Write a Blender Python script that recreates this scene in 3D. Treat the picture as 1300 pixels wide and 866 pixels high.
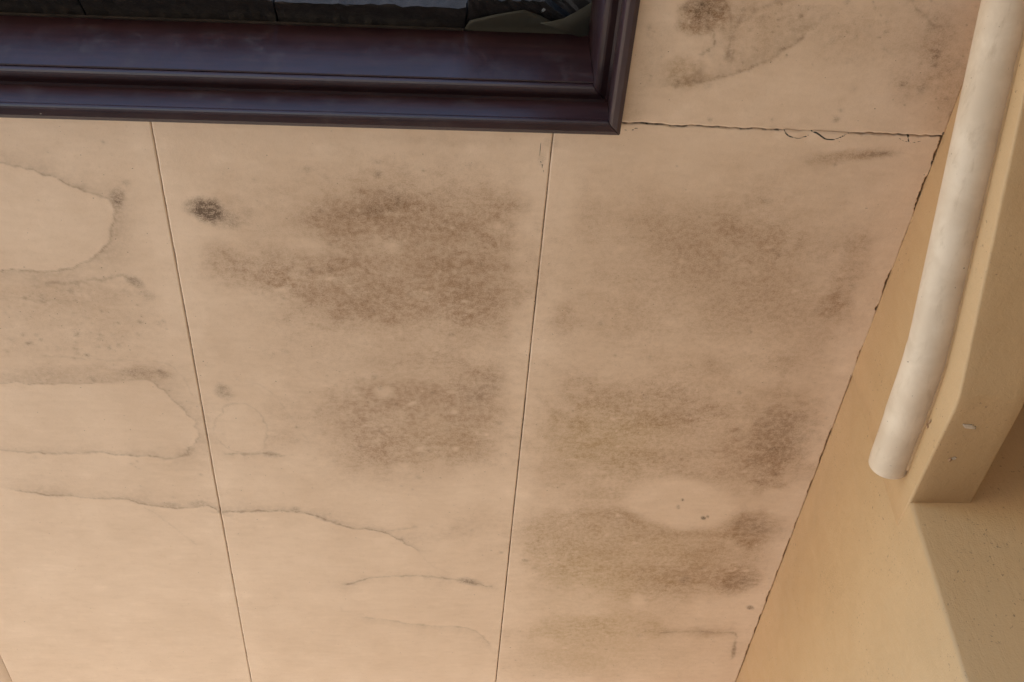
import bpy, bmesh, math, random
import numpy as np
from mathutils import Vector, Matrix

for o in list(bpy.data.objects):
    bpy.data.objects.remove(o, do_unlink=True)
random.seed(4)
rng = np.random.default_rng(7)
scene = bpy.context.scene
col = scene.collection

# ------------------------------------------------------------------ camera
cam_d = bpy.data.cameras.new('camera')
cam_d.sensor_width = 36.0
cam_d.lens = 36.0 * 1600.0 / 1300.0
cam_d.clip_start = 0.05
cam_d.clip_end = 2000.0
cam = bpy.data.objects.new('camera', cam_d)
col.objects.link(cam)
EL, YAW, ROLL = math.radians(43.49), math.radians(5.31), math.radians(-2.66)
fw = Vector((math.sin(YAW) * math.cos(EL), math.cos(YAW) * math.cos(EL), math.sin(EL)))
rt = Vector((math.cos(YAW), -math.sin(YAW), 0))
up = rt.cross(fw)
r2 = rt * math.cos(ROLL) + up * math.sin(ROLL)
u2 = up * math.cos(ROLL) - rt * math.sin(ROLL)
cam.matrix_world = Matrix(((r2.x, u2.x, -fw.x, 0.0), (r2.y, u2.y, -fw.y, 0.0),
                           (r2.z, u2.z, -fw.z, 1.6), (0, 0, 0, 1)))
scene.camera = cam

# ------------------------------------------------------------------ sky, sun, exposure
SUN_EL, SUN_AZ = math.radians(28), math.radians(75)      # azimuth clockwise from +Y
world = bpy.data.worlds.new('World')
scene.world = world
world.use_nodes = True
wn = world.node_tree
wn.nodes.clear()
sky = wn.nodes.new('ShaderNodeTexSky')
sky.sky_type = 'NISHITA'
sky.sun_disc = False
sky.sun_elevation = SUN_EL
sky.sun_rotation = SUN_AZ
bg = wn.nodes.new('ShaderNodeBackground')
bg.inputs['Strength'].default_value = 0.10
wo = wn.nodes.new('ShaderNodeOutputWorld')
wn.links.new(sky.outputs[0], bg.inputs['Color'])
wn.links.new(bg.outputs[0], wo.inputs['Surface'])
sun_d = bpy.data.lights.new('sun', 'SUN')
sun_d.energy = 4.0
sun_d.angle = math.radians(0.53)
sun_d.color = (1.0, 0.94, 0.85)
sun = bpy.data.objects.new('sun', sun_d)
col.objects.link(sun)
sd = Vector((math.sin(SUN_AZ) * math.cos(SUN_EL), math.cos(SUN_AZ) * math.cos(SUN_EL), math.sin(SUN_EL)))
sun.rotation_euler = sd.to_track_quat('Z', 'Y').to_euler()
sun.location = (3, 5, 9)
scene.view_settings.view_transform = 'Standard'
scene.view_settings.look = 'None'
scene.view_settings.gamma = 1.0
scene.view_settings.use_curve_mapping = False
scene.view_settings.exposure = 2.50
scene.render.engine = 'CYCLES'
scene.cycles.diffuse_bounces = 4
scene.cycles.max_bounces = 8

# ------------------------------------------------------------------ helpers
def tag(o, label=None, cat=None, group=None, kind=None):
    if label: o['label'] = label
    if cat: o['category'] = cat
    if group: o['group'] = group
    if kind: o['kind'] = kind
    return o

def empty(name, loc=(0, 0, 0)):
    o = bpy.data.objects.new(name, None)
    o.empty_display_size = 0.1
    o.location = loc
    col.objects.link(o)
    return o

def link(name, me, mat, parent=None, smooth=False):
    o = bpy.data.objects.new(name, me)
    if mat and not me.materials:
        me.materials.append(mat)
    if smooth:
        me.polygons.foreach_set('use_smooth', np.ones(len(me.polygons), dtype=bool))
    col.objects.link(o)
    if parent:
        o.parent = parent
        o.matrix_parent_inverse = Matrix.Translation(-parent.location)
    return o

def from_bm(name, bm, mat, parent=None, smooth=False):
    me = bpy.data.meshes.new(name)
    bmesh.ops.recalc_face_normals(bm, faces=bm.faces)
    bm.to_mesh(me)
    bm.free()
    return link(name, me, mat, parent, smooth)

def hash2(ix, iy, seed):
    v = np.sin(ix * 127.1 + iy * 311.7 + seed * 74.7) * 43758.5453
    return v - np.floor(v)

def vnoise(x, y, seed=0):
    ix, iy = np.floor(x), np.floor(y)
    fx, fy = x - ix, y - iy
    fx = fx * fx * (3 - 2 * fx); fy = fy * fy * (3 - 2 * fy)
    a = hash2(ix, iy, seed); b = hash2(ix + 1, iy, seed)
    c = hash2(ix, iy + 1, seed); d = hash2(ix + 1, iy + 1, seed)
    return (a * (1 - fx) + b * fx) * (1 - fy) + (c * (1 - fx) + d * fx) * fy

def fbm(x, y, scale, octv=4, seed=0, rough=0.55):
    s = 0; amp = 1; tot = 0
    for k in range(octv):
        s = s + amp * vnoise(x * scale + 13.7 * k, y * scale - 7.3 * k, seed + k)
        tot += amp; amp *= rough; scale *= 2.03
    return s / tot                                   # 0..1

def sstep(a, b, x):
    t = np.clip((x - a) / (b - a), 0, 1)
    return t * t * (3 - 2 * t)

# ------------------------------------------------------------------ materials
class NT:
    def __init__(self, name):
        self.m = bpy.data.materials.new(name)
        self.m.use_nodes = True
        self.t = self.m.node_tree
        self.t.nodes.clear()
        self.out = self.t.nodes.new('ShaderNodeOutputMaterial')
        self.b = self.t.nodes.new('ShaderNodeBsdfPrincipled')
        self.t.links.new(self.b.outputs[0], self.out.inputs['Surface'])
        g = self.t.nodes.new('ShaderNodeNewGeometry')
        self.pos = g.outputs['Position']
    def put(self, sock, v):
        if hasattr(v, 'is_output') or isinstance(v, bpy.types.NodeSocket):
            self.t.links.new(v, sock)
        elif isinstance(v, (tuple, list)) and len(v) == 3 and sock.type == 'RGBA':
            sock.default_value = (*v, 1)
        else:
            sock.default_value = v
    def noise(self, scale, detail=4, rough=0.55, dist=0.0, vec=None, stretch=None):
        n = self.t.nodes.new('ShaderNodeTexNoise')
        n.inputs['Scale'].default_value = scale
        n.inputs['Detail'].default_value = detail
        n.inputs['Roughness'].default_value = rough
        n.inputs['Distortion'].default_value = dist
        v = vec or self.pos
        if stretch:
            mp = self.t.nodes.new('ShaderNodeMapping')
            mp.inputs['Scale'].default_value = stretch
            self.t.links.new(v, mp.inputs['Vector'])
            v = mp.outputs[0]
        self.t.links.new(v, n.inputs['Vector'])
        return n.outputs['Fac']
    def math(self, op, a, b=None, clamp=False):
        n = self.t.nodes.new('ShaderNodeMath')
        n.operation = op
        n.use_clamp = clamp
        self.put(n.inputs[0], a)
        if b is not None: self.put(n.inputs[1], b)
        return n.outputs[0]
    def ramp(self, v, lo, hi, a=0.0, b=1.0):
        n = self.t.nodes.new('ShaderNodeMapRange')
        n.interpolation_type = 'SMOOTHSTEP'
        self.put(n.inputs['Value'], v)
        n.inputs['From Min'].default_value = lo; n.inputs['From Max'].default_value = hi
        n.inputs['To Min'].default_value = a; n.inputs['To Max'].default_value = b
        return n.outputs[0]
    def mix(self, fac, a, b, mode='MIX'):
        n = self.t.nodes.new('ShaderNodeMix')
        n.data_type = 'RGBA'
        n.blend_type = mode
        self.put(n.inputs[0], fac); self.put(n.inputs[6], a); self.put(n.inputs[7], b)
        return n.outputs[2]
    def attr(self, name):
        n = self.t.nodes.new('ShaderNodeAttribute')
        n.attribute_name = name
        return n.outputs['Fac']
    def bump(self, h, strength=0.3, dist=0.002, prev=None):
        n = self.t.nodes.new('ShaderNodeBump')
        n.inputs['Strength'].default_value = strength
        n.inputs['Distance'].default_value = dist
        self.put(n.inputs['Height'], h)
        if prev is not None: self.t.links.new(prev, n.inputs['Normal'])
        return n.outputs[0]
    def done(self, color, rough=0.6, normal=None, **kw):
        self.put(self.b.inputs['Base Color'], color)
        self.put(self.b.inputs['Roughness'], rough)
        if normal is not None: self.t.links.new(normal, self.b.inputs['Normal'])
        for k, v in kw.items():
            self.put(self.b.inputs[k.replace('_', ' ')], v)
        return self.m

def mat_board():
    n = NT('painted_fibre_cement')
    fin = n.noise(95, 4, 0.72)
    grain = n.noise(480, 2, 0.7)
    tone = n.attr('tone')                                  # uneven old paint, filler and scuffs
    clean = n.mix(tone, (0.640, 0.470, 0.335), (0.810, 0.632, 0.487))
    clean = n.mix(n.ramp(fin, 0.50, 0.75, 0, 0.16), clean, (0.56, 0.395, 0.265))
    clean = n.mix(n.ramp(grain, 0.52, 0.72, 0, 0.14), clean, (0.50, 0.35, 0.23))
    br = n.attr('brown')
    sp = n.math('MULTIPLY', n.ramp(grain, 0.34, 0.66, 0.74, 1.26), n.ramp(fin, 0.34, 0.66, 0.76, 1.24))
    b = n.math('MULTIPLY', br, sp, clamp=True)
    c1 = n.mix(n.attr('ochre'), (0.285, 0.158, 0.076), (0.350, 0.222, 0.088))
    c = n.mix(b, clean, c1)
    mo = n.attr('mould')
    speck = n.ramp(n.math('ADD', n.math('MULTIPLY', fin, 0.6), n.math('MULTIPLY', grain, 0.5)), 0.42, 0.68, 0.40, 1.25)
    m = n.math('MULTIPLY', mo, speck, clamp=True)
    c = n.mix(m, c, (0.130, 0.076, 0.040))
    ti = n.math('MULTIPLY', n.attr('tide'), n.ramp(fin, 0.3, 0.6, 0.55, 1.2), clamp=True)
    c = n.mix(ti, c, (0.205, 0.125, 0.070))
    fl = n.noise(210, 1, 0.4)                              # fly specks
    c = n.mix(n.ramp(fl, 0.785, 0.82, 0, 0.75), c, (0.11, 0.075, 0.05))
    cr = n.ramp(n.attr('hairline'), 0.40, 0.85, 1.0, 0.0)
    c = n.mix(cr, c, (0.010, 0.008, 0.006))
    h = n.math('ADD', n.math('MULTIPLY', fin, 0.9), n.math('MULTIPLY', grain, 0.35))
    nb = n.bump(h, 0.30, 0.0016)
    return n.done(c, 0.58, nb)

def mat_plaster():
    n = NT('tan_wall_paint')
    big = n.noise(2.2, 4, 0.55)
    mid = n.noise(14, 5, 0.6, 0.5)
    brush = n.noise(60, 5, 0.65, 0.6, stretch=(1.0, 1.0, 0.30))
    fine = n.noise(300, 4, 0.65)
    c = n.mix(n.ramp(big, 0.3, 0.7), (0.480, 0.314, 0.165), (0.535, 0.358, 0.197))
    c = n.mix(n.ramp(mid, 0.5, 0.75, 0, 0.20), c, (0.49, 0.30, 0.145))
    c = n.mix(n.ramp(brush, 0.55, 0.8, 0, 0.18), c, (0.64, 0.45, 0.26))
    gr = n.math('MULTIPLY', n.ramp(n.noise(6.5, 3, 0.5), 0.46, 0.62), n.ramp(n.noise(170, 3, 0.6), 0.64, 0.70))
    c = n.mix(n.math('MULTIPLY', gr, 0.75), c, (0.10, 0.065, 0.035))
    c = n.mix(n.ramp(n.noise(150, 1, 0.3), 0.82, 0.85, 0, 0.7), c, (0.10, 0.07, 0.045))
    hh = n.math('ADD', n.math('MULTIPLY', brush, 0.7), n.math('MULTIPLY', mid, 0.6))
    c = n.mix(n.ramp(fine, 0.52, 0.70, 0, 0.22), c, (0.40, 0.255, 0.135))
    nb = n.bump(n.math('ADD', hh, n.math('MULTIPLY', fine, 0.30)), 0.55, 0.003)
    return n.done(c, n.ramp(mid, 0.3, 0.7, 0.5, 0.68), nb)

def mat_pipe():
    n = NT('cream_pipe_paint')
    mid = n.noise(18, 5, 0.6, 0.3)
    stre = n.noise(45, 5, 0.65, 0.3, stretch=(1.6, 0.35, 1.0))
    c = n.mix(n.ramp(mid, 0.35, 0.7), (0.60, 0.480, 0.370), (0.69, 0.570, 0.455))
    c = n.mix(n.ramp(stre, 0.54, 0.76, 0, 0.55), c, (0.44, 0.325, 0.225))
    c = n.mix(n.ramp(n.noise(120, 2, 0.4), 0.74, 0.79, 0, 0.7), c, (0.20, 0.13, 0.085))
    nb = n.bump(mid, 0.12, 0.003)
    nb = n.bump(n.noise(260, 4, 0.6), 0.08, 0.0006, nb)
    return n.done(c, n.ramp(stre, 0.3, 0.7, 0.36, 0.55), nb)

def mat_brown_wood():
    n = NT('dark_brown_gloss_paint')
    g = n.noise(55, 5, 0.6, 0.3, stretch=(0.12, 0.12, 1.6))
    d = n.noise(24, 6, 0.7, 0.3)
    c = n.mix(n.ramp(g, 0.35, 0.7), (0.026, 0.0095, 0.0110), (0.038, 0.014, 0.0150))
    c = n.mix(n.ramp(d, 0.52, 0.78, 0, 0.38), c, (0.080, 0.056, 0.052))
    c = n.mix(n.ramp(n.noise(95, 1, 0.3), 0.83, 0.86, 0, 0.8), c, (0.35, 0.30, 0.26))
    nb = n.bump(g, 0.12, 0.0012)
    nb = n.bump(n.noise(7, 2, 0.5), 0.15, 0.006, nb)
    return n.done(c, n.ramp(d, 0.35, 0.75, 0.33, 0.50), nb, Specular_IOR_Level=0.46)

def mat_simple(name, c0, c1, scale, rough, bump=0.4, dist=0.003, metallic=0.0):
    n = NT(name)
    v = n.noise(scale, 6, 0.65, 0.3)
    v2 = n.noise(scale * 6, 4, 0.65)
    c = n.mix(n.ramp(v, 0.3, 0.72), c0, c1)
    nb = n.bump(v, bump, dist)
    nb = n.bump(v2, bump * 0.6, dist * 0.3, nb)
    return n.done(c, rough, nb, Metallic=metallic)

M_BOARD = mat_board()
M_WALL = mat_plaster()
M_PIPE = mat_pipe()
M_BROWN = mat_brown_wood()
M_TILE = mat_simple('weathered_concrete_tile', (0.018, 0.0125, 0.011), (0.040, 0.028, 0.024), 60, 0.85, 0.9, 0.004)
M_FELT = mat_simple('olive_underlay_sheet', (0.085, 0.072, 0.047), (0.115, 0.098, 0.068), 14, 0.7, 0.3, 0.004)
M_STEEL = mat_simple('galvanised_steel', (0.55, 0.58, 0.60), (0.68, 0.70, 0.72), 30, 0.22, 0.1, 0.001, 1.0)
M_TIMBER = mat_simple('rough_dark_timber', (0.05, 0.035, 0.025), (0.08, 0.055, 0.04), 40, 0.85)
M_SCREW = mat_simple('painted_screw', (0.26, 0.20, 0.14), (0.34, 0.26, 0.18), 200, 0.5, 0.2, 0.001)
M_CRUMB = mat_simple('mortar_crumb', (0.30, 0.17, 0.09), (0.45, 0.30, 0.18), 150, 0.9, 0.6, 0.002)
M_SPLASH = mat_simple('dried_white_paint', (0.46, 0.37, 0.29), (0.58, 0.48, 0.38), 120, 0.5, 0.3, 0.001)
M_PAVING = mat_simple('pale_concrete_paving', (0.42, 0.35, 0.265), (0.50, 0.42, 0.32), 3.0, 0.85, 0.3, 0.004)

# ------------------------------------------------------------------ ground
bm = bmesh.new()
bmesh.ops.create_grid(bm, x_segments=20, y_segments=20, size=300)
tag(from_bm('ground', bm, M_PAVING), kind='structure')

# ------------------------------------------------------------------ soffit boards
ZC = 3.15
WALL_X = 0.793
BROWN = [
    (0.734, 0.979, 0.072, 0.008, 0.030, 0.156, 0.2, 0.9, 0.3),  # shade beside the pipe, put into the board colour as brown
    (0.766, 1.059, 0.045, 0.005, 0.014, 0.069, 0.16, 0.9, 0.4),  # more of the pipe-side shade painted in brown
    (0.369, 1.906, 0.202, -0.004, 0.032, 0.269, 0.22, 0.9, 0.3),
    (0.398, 2.286, 0.259, -0.003, 0.042, 0.363, 0.2, 0.9, 0.3),
    (0.025, 1.624, 0.182, -0.005, 0.005, 0.244, 0.14, 0.9, 0.3),
    (-0.071, 1.436, 0.281, 0.005, -0.007, 0.197, 0.36, 0.8, 0.4),
    (0.020, 1.416, 0.157, -0.005, 0.004, 0.212, 0.32, 0.9, 0.4),
    (-0.031, 1.878, 0.249, -0.005, 0.000, 0.190, 0.38, 0.9, 0.4),
    (0.478, 1.457, 0.298, -0.009, 0.047, 0.268, 0.34, 0.9, 0.4),
    (0.478, 1.904, 0.320, -0.006, 0.035, 0.232, 0.4, 0.9, 0.4),
    (0.449, 2.285, 0.311, -0.003, 0.033, 0.257, 0.34, 0.8, 0.4),
    (0.497, 2.649, 0.323, -0.001, 0.028, 0.218, 0.16, 0.9, 0.4),
    (-0.269, 1.478, 0.144, -0.004, -0.009, 0.110, 0.16, 0.9, 0.5),
    (0.425, 2.686, 0.267, -0.001, 0.021, 0.185, 0.16, 0.8, 0.3),
    (-0.143, 2.121, 0.290, -0.004, -0.003, 0.109, 0.05, 0.9, 0.3),
    (-0.059, 1.678, 0.312, -0.008, -0.001, 0.210, 0.34, 0.9, 0.3),
    (0.483, 1.654, 0.332, -0.008, 0.042, 0.252, 0.24, 0.9, 0.3),
    (0.477, 2.112, 0.331, -0.005, 0.024, 0.165, 0.16, 0.9, 0.2),
    (-0.579, 1.619, 0.216, -0.006, -0.028, 0.159, 0.08, 0.9, 0.2),
    (-0.057, 1.268, 0.246, -0.008, -0.000, 0.063, 0.12, 0.9, 0.3),
    (-0.601, 1.591, 0.201, -0.005, -0.017, 0.094, 0.27, 0.8, 0.35),
    (-0.641, 1.529, 0.170, -0.005, -0.005, 0.026, 0.16, 0.8, 0.3),
    (-0.613, 1.733, 0.170, -0.013, -0.005, 0.030, 0.3, 0.6, 0.3),
    (-0.500, 1.726, 0.046, 0.009, -0.005, 0.019, 0.42, 0.6, 0.4),
    (-0.583, 1.239, 0.308, -0.011, -0.018, 0.091, 0.04, 0.9, 0.2),
    (-0.502, 1.397, 0.028, -0.001, -0.019, 0.120, 0.12, 0.8, 0.3),
    (-0.695, 1.662, 0.191, -0.005, -0.007, 0.033, 0.12, 0.9, 0.3),
    (-0.718, 2.025, 0.301, 0.013, -0.016, 0.076, 0.08, 0.9, 0.3),
    (-0.058, 1.418, 0.214, 0.014, -0.011, 0.185, 0.44, 0.55, 0.45),
    (-0.095, 1.324, 0.136, -0.039, 0.005, 0.042, 0.46, 0.7, 0.7),
    (0.031, 1.330, 0.139, -0.004, 0.002, 0.083, 0.34, 0.8, 0.5),
    (-0.146, 1.369, 0.075, -0.024, 0.005, 0.040, 0.34, 0.7, 0.7),
    (-0.138, 1.502, 0.118, 0.020, -0.011, 0.085, 0.42, 0.6, 0.7),
    (0.076, 1.505, 0.108, -0.003, 0.004, 0.113, 0.38, 0.7, 0.5),
    (0.119, 1.314, 0.048, -0.002, 0.002, 0.043, 0.34, 0.8, 0.6),
    (-0.314, 1.470, 0.077, 0.007, -0.007, 0.043, 0.46, 0.6, 0.8),
    (-0.349, 1.436, 0.026, -0.001, -0.005, 0.050, 0.26, 0.8, 0.8),
    (-0.202, 1.449, 0.078, -0.002, -0.003, 0.050, 0.24, 0.8, 0.8),
    (-0.271, 1.348, 0.115, 0.024, -0.008, 0.036, 0.22, 0.8, 0.8),
    (-0.199, 1.650, 0.348, -0.009, -0.004, 0.082, 0.14, 0.9, 0.4),
    (-0.265, 1.275, 0.134, -0.004, -0.003, 0.035, 0.14, 0.9, 0.6),
    (0.007, 1.853, 0.180, -0.004, 0.002, 0.145, 0.5, 0.55, 0.45),
    (-0.151, 1.868, 0.164, -0.003, -0.004, 0.122, 0.26, 0.9, 0.5),
    (0.095, 1.798, 0.073, -0.055, 0.028, 0.082, 0.52, 0.8, 0.5),
    (-0.061, 1.929, 0.138, -0.003, -0.001, 0.073, 0.3, 0.8, 0.6),
    (0.093, 1.941, 0.076, 0.031, -0.008, 0.062, 0.46, 0.7, 0.6),
    (-0.093, 2.014, 0.235, -0.004, -0.001, 0.077, 0.14, 0.9, 0.5),
    (0.102, 2.187, 0.081, -0.021, 0.009, 0.079, 0.34, 0.8, 0.6),
    (0.012, 2.231, 0.082, -0.021, 0.003, 0.034, 0.24, 0.8, 0.6),
    (0.016, 1.185, 0.108, -0.001, 0.000, 0.015, 0.22, 0.8, 0.5),
    (-0.288, 1.918, 0.045, -0.001, -0.003, 0.034, 0.2, 0.8, 0.5),
    (0.351, 1.424, 0.160, -0.005, 0.024, 0.180, 0.2, 0.8, 0.5),
    (0.538, 1.418, 0.188, -0.006, 0.036, 0.180, 0.22, 0.8, 0.5),
    (0.544, 1.348, 0.080, 0.041, -0.009, 0.063, 0.44, 0.8, 0.8),
    (0.436, 1.368, 0.121, 0.023, 0.003, 0.086, 0.16, 0.8, 0.7),
    (0.254, 1.323, 0.028, -0.001, 0.007, 0.067, 0.26, 0.8, 0.7),
    (0.631, 1.528, 0.154, -0.004, 0.039, 0.175, 0.24, 0.8, 0.4),
    (0.233, 1.563, 0.030, -0.001, 0.004, 0.043, 0.8, 0.9, 0.6),
    (0.714, 1.413, 0.040, 0.020, -0.009, 0.099, 0.38, 0.8, 0.6),
    (0.715, 1.518, 0.031, -0.001, 0.011, 0.043, 0.85, 0.9, 0.6),
    (0.725, 1.380, 0.024, -0.024, 0.017, 0.024, 0.4, 0.8, 0.6),
    (0.526, 1.687, 0.019, -0.000, 0.005, 0.030, 0.62, 0.9, 0.5),
    (0.711, 1.691, 0.104, -0.002, 0.046, 0.195, 0.18, 0.9, 0.4),
    (0.304, 1.597, 0.169, -0.004, 0.009, 0.080, 0.16, 0.9, 0.4),
    (0.396, 1.869, 0.196, -0.026, 0.026, 0.148, 0.48, 0.6, 0.5),
    (0.340, 1.789, 0.120, -0.003, 0.009, 0.077, 0.34, 0.8, 0.6),
    (0.283, 1.982, 0.095, -0.002, 0.008, 0.086, 0.3, 0.8, 0.5),
    (0.334, 1.870, 0.077, -0.002, 0.007, 0.062, 0.26, 0.8, 0.8),
    (0.482, 1.832, 0.083, -0.038, 0.020, 0.059, 0.3, 0.8, 0.8),
    (0.713, 1.899, 0.107, 0.052, -0.002, 0.134, 0.78, 0.75, 0.6),
    (0.673, 1.975, 0.118, 0.044, 0.003, 0.084, 0.5, 0.8, 0.7),
    (0.752, 2.000, 0.075, -0.024, 0.017, 0.051, 0.36, 0.8, 0.7),
    (0.627, 2.028, 0.114, -0.002, 0.012, 0.063, 0.26, 0.8, 0.6),
    (0.537, 1.978, 0.064, -0.001, 0.009, 0.056, 0.22, 0.8, 0.7),
    (0.475, 2.285, 0.271, 0.022, 0.020, 0.187, 0.54, 0.5, 0.35),
    (0.711, 2.199, 0.074, 0.012, 0.010, 0.069, 0.95, 0.5, 0.4),
    (0.714, 2.392, 0.052, -0.022, 0.018, 0.056, 1.05, 0.55, 0.4),
    (0.553, 2.393, 0.110, -0.022, 0.017, 0.083, 0.44, 0.8, 0.6),
    (0.731, 2.297, 0.048, 0.011, 0.016, 0.133, 0.36, 0.6, 0.3),
    (0.588, 2.283, 0.104, -0.001, 0.021, 0.127, 0.3, 0.8, 0.7),
    (0.282, 2.348, 0.105, -0.001, 0.016, 0.186, 0.22, 0.8, 0.5),
    (0.360, 2.614, 0.166, -0.023, 0.009, 0.064, 0.52, 0.8, 0.6),
    (0.450, 2.578, 0.090, -0.019, 0.010, 0.056, 0.3, 0.8, 0.6),
    (0.352, 2.723, 0.173, -0.000, 0.014, 0.150, 0.34, 0.9, 0.5),
    (0.558, 2.613, 0.039, 0.018, 0.000, 0.031, 0.46, 0.8, 0.5),
    (0.199, 2.625, 0.017, -0.000, 0.002, 0.029, 0.72, 0.8, 0.4),
    (0.201, 2.761, 0.027, 0.007, -0.002, 0.128, 0.26, 0.8, 0.5),
    (0.682, 2.620, 0.095, -0.000, 0.004, 0.025, 0.46, 0.8, 0.5),
    (0.511, 2.761, 0.254, -0.000, 0.020, 0.153, 0.12, 0.9, 0.5),
    (0.380, 0.951, 0.033, -0.016, 0.015, 0.030, 1.25, 0.5, 0.6),
    (0.360, 0.965, 0.020, -0.001, 0.004, 0.023, 0.6, 0.6, 0.6),
    (0.369, 1.049, 0.029, -0.018, 0.017, 0.029, 0.85, 0.7, 0.7),
    (0.396, 1.059, 0.039, -0.006, 0.003, 0.012, 0.5, 0.7, 0.6),
    (0.462, 0.976, 0.068, -0.034, 0.028, 0.053, 0.42, 0.7, 0.6),
    (0.324, 1.008, 0.034, -0.001, 0.012, 0.079, 0.22, 0.9, 0.6),
    (0.617, 0.996, 0.108, 0.017, 0.010, 0.092, 0.16, 0.9, 0.5),
    (0.434, 0.952, 0.045, -0.002, 0.007, 0.038, 0.3, 0.8, 0.7),
    (0.561, 0.959, 0.102, -0.004, 0.016, 0.064, 0.22, 0.9, 0.6),
    (0.706, 1.062, 0.033, -0.001, 0.010, 0.033, 0.44, 0.9, 0.7),
    (0.737, 1.005, 0.027, 0.004, 0.010, 0.066, 0.4, 0.9, 0.6),
    (0.782, 1.073, 0.038, 0.007, 0.012, 0.083, 0.32, 0.9, 0.5),  # painted shading close to the pipe
    (0.705, 0.941, 0.068, -0.003, 0.023, 0.076, 0.22, 0.9, 0.5),
    (0.298, 1.119, 0.031, -0.001, 0.006, 0.043, 0.3, 0.9, 0.5),
    (0.307, 1.049, 0.016, 0.002, 0.002, 0.095, 0.24, 0.9, 0.5),
    (0.662, 1.192, 0.083, -0.010, 0.004, 0.014, 0.7, 0.8, 0.6),
    (0.693, 1.189, 0.049, -0.004, 0.003, 0.009, 0.4, 0.7, 0.5),
    (0.621, 1.202, 0.040, -0.015, 0.007, 0.015, 0.3, 0.9, 0.6),
    (0.541, 1.125, 0.242, -0.009, 0.005, 0.023, 0.06, 0.9, 0.5),
]
MOULD = [
    (-0.355, 1.335, 0.031, 0.010, -0.007, 0.024, 0.95, 0.8, 0.5),
    (-0.327, 1.349, 0.040, 0.012, -0.007, 0.026, 0.4, 0.9, 0.8),
    (-0.489, 1.312, 0.013, -0.000, -0.003, 0.018, 0.5, 0.7, 0.5),
    (-0.492, 1.333, 0.009, -0.002, -0.001, 0.022, 0.35, 0.8, 0.5),
    (-0.491, 1.497, 0.015, 0.012, -0.006, 0.011, 0.62, 0.8, 0.5),
    (-0.478, 1.526, 0.016, 0.014, -0.008, 0.015, 0.22, 0.9, 0.7),
    (0.105, 2.406, 0.028, 0.009, -0.001, 0.016, 0.72, 0.8, 0.4),
    (-0.374, 1.775, 0.015, 0.014, -0.009, 0.019, 0.42, 0.8, 0.5),
    (-0.057, 1.295, 0.053, -0.019, 0.005, 0.025, 0.22, 0.9, 0.9),
    (-0.095, 1.330, 0.075, -0.016, 0.001, 0.016, 0.22, 0.9, 0.9),
    (0.377, 0.946, 0.025, -0.012, 0.012, 0.023, 0.5, 0.8, 0.8),
    (0.710, 1.887, 0.078, -0.002, 0.022, 0.097, 0.2, 0.9, 0.9),
    (0.731, 1.065, 0.012, -0.000, 0.003, 0.011, 0.5, 0.9, 0.5),
    (0.734, 1.011, 0.010, 0.002, 0.003, 0.021, 0.4, 0.9, 0.5),
    (-0.265, 2.139, 0.013, -0.000, -0.001, 0.014, 0.45, 0.9, 0.4),
    (0.721, 2.401, 0.040, -0.014, 0.011, 0.038, 0.3, 0.9, 0.6),
    (0.101, 1.771, 0.049, -0.046, 0.016, 0.038, 0.22, 0.9, 0.6),
    (0.709, 2.187, 0.053, 0.008, 0.006, 0.040, 0.3, 0.9, 0.6),
    (0.588, 2.393, 0.012, -0.015, 0.008, 0.017, 0.35, 0.9, 0.5),
    (0.699, 1.187, 0.037, -0.003, 0.002, 0.006, 0.45, 0.9, 0.5),
    (0.589, 2.157, 0.006, -0.000, 0.001, 0.007, 1, 0.6, 0.3),
    (0.597, 2.152, 0.003, -0.000, 0.001, 0.006, 1, 0.6, 0.3),
    (0.534, 2.094, 0.003, -0.000, 0.001, 0.005, 0.8, 0.6, 0.3),
    (0.529, 2.119, 0.004, -0.000, 0.001, 0.008, 0.5, 0.6, 0.3),
    (0.760, 2.511, 0.010, 0.003, 0.001, 0.010, 0.8, 0.7, 0.5),
    (0.759, 2.704, 0.006, 0.001, 0.007, 0.052, 0.5, 0.8, 0.4),
    (-0.479, 1.728, 0.018, 0.007, -0.003, 0.010, 0.35, 0.9, 0.5),
    (-0.528, 1.725, 0.036, -0.001, -0.002, 0.013, 0.3, 0.9, 0.5),
    (0.429, 1.017, 0.009, -0.000, 0.003, 0.016, 0.3, 0.9, 0.7),
    (-0.299, 1.958, 0.021, 0.003, -0.001, 0.010, 0.35, 0.9, 0.4),
    (-0.457, 1.951, 0.015, -0.009, 0.001, 0.014, 0.3, 0.9, 0.4),
    (-0.518, 2.126, 0.022, -0.000, -0.001, 0.011, 0.3, 0.9, 0.5),
    (-0.462, 2.120, 0.022, -0.000, -0.002, 0.013, 0.32, 0.9, 0.5),
    (-0.051, 1.304, 0.010, -0.000, -0.000, 0.013, 0.25, 0.9, 0.8),
    (0.173, 1.213, 0.007, 0.001, -0.001, 0.015, 0.3, 0.9, 0.6),
    (0.185, 1.182, 0.017, -0.001, 0.001, 0.014, 0.2, 0.9, 0.7),
]
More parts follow.
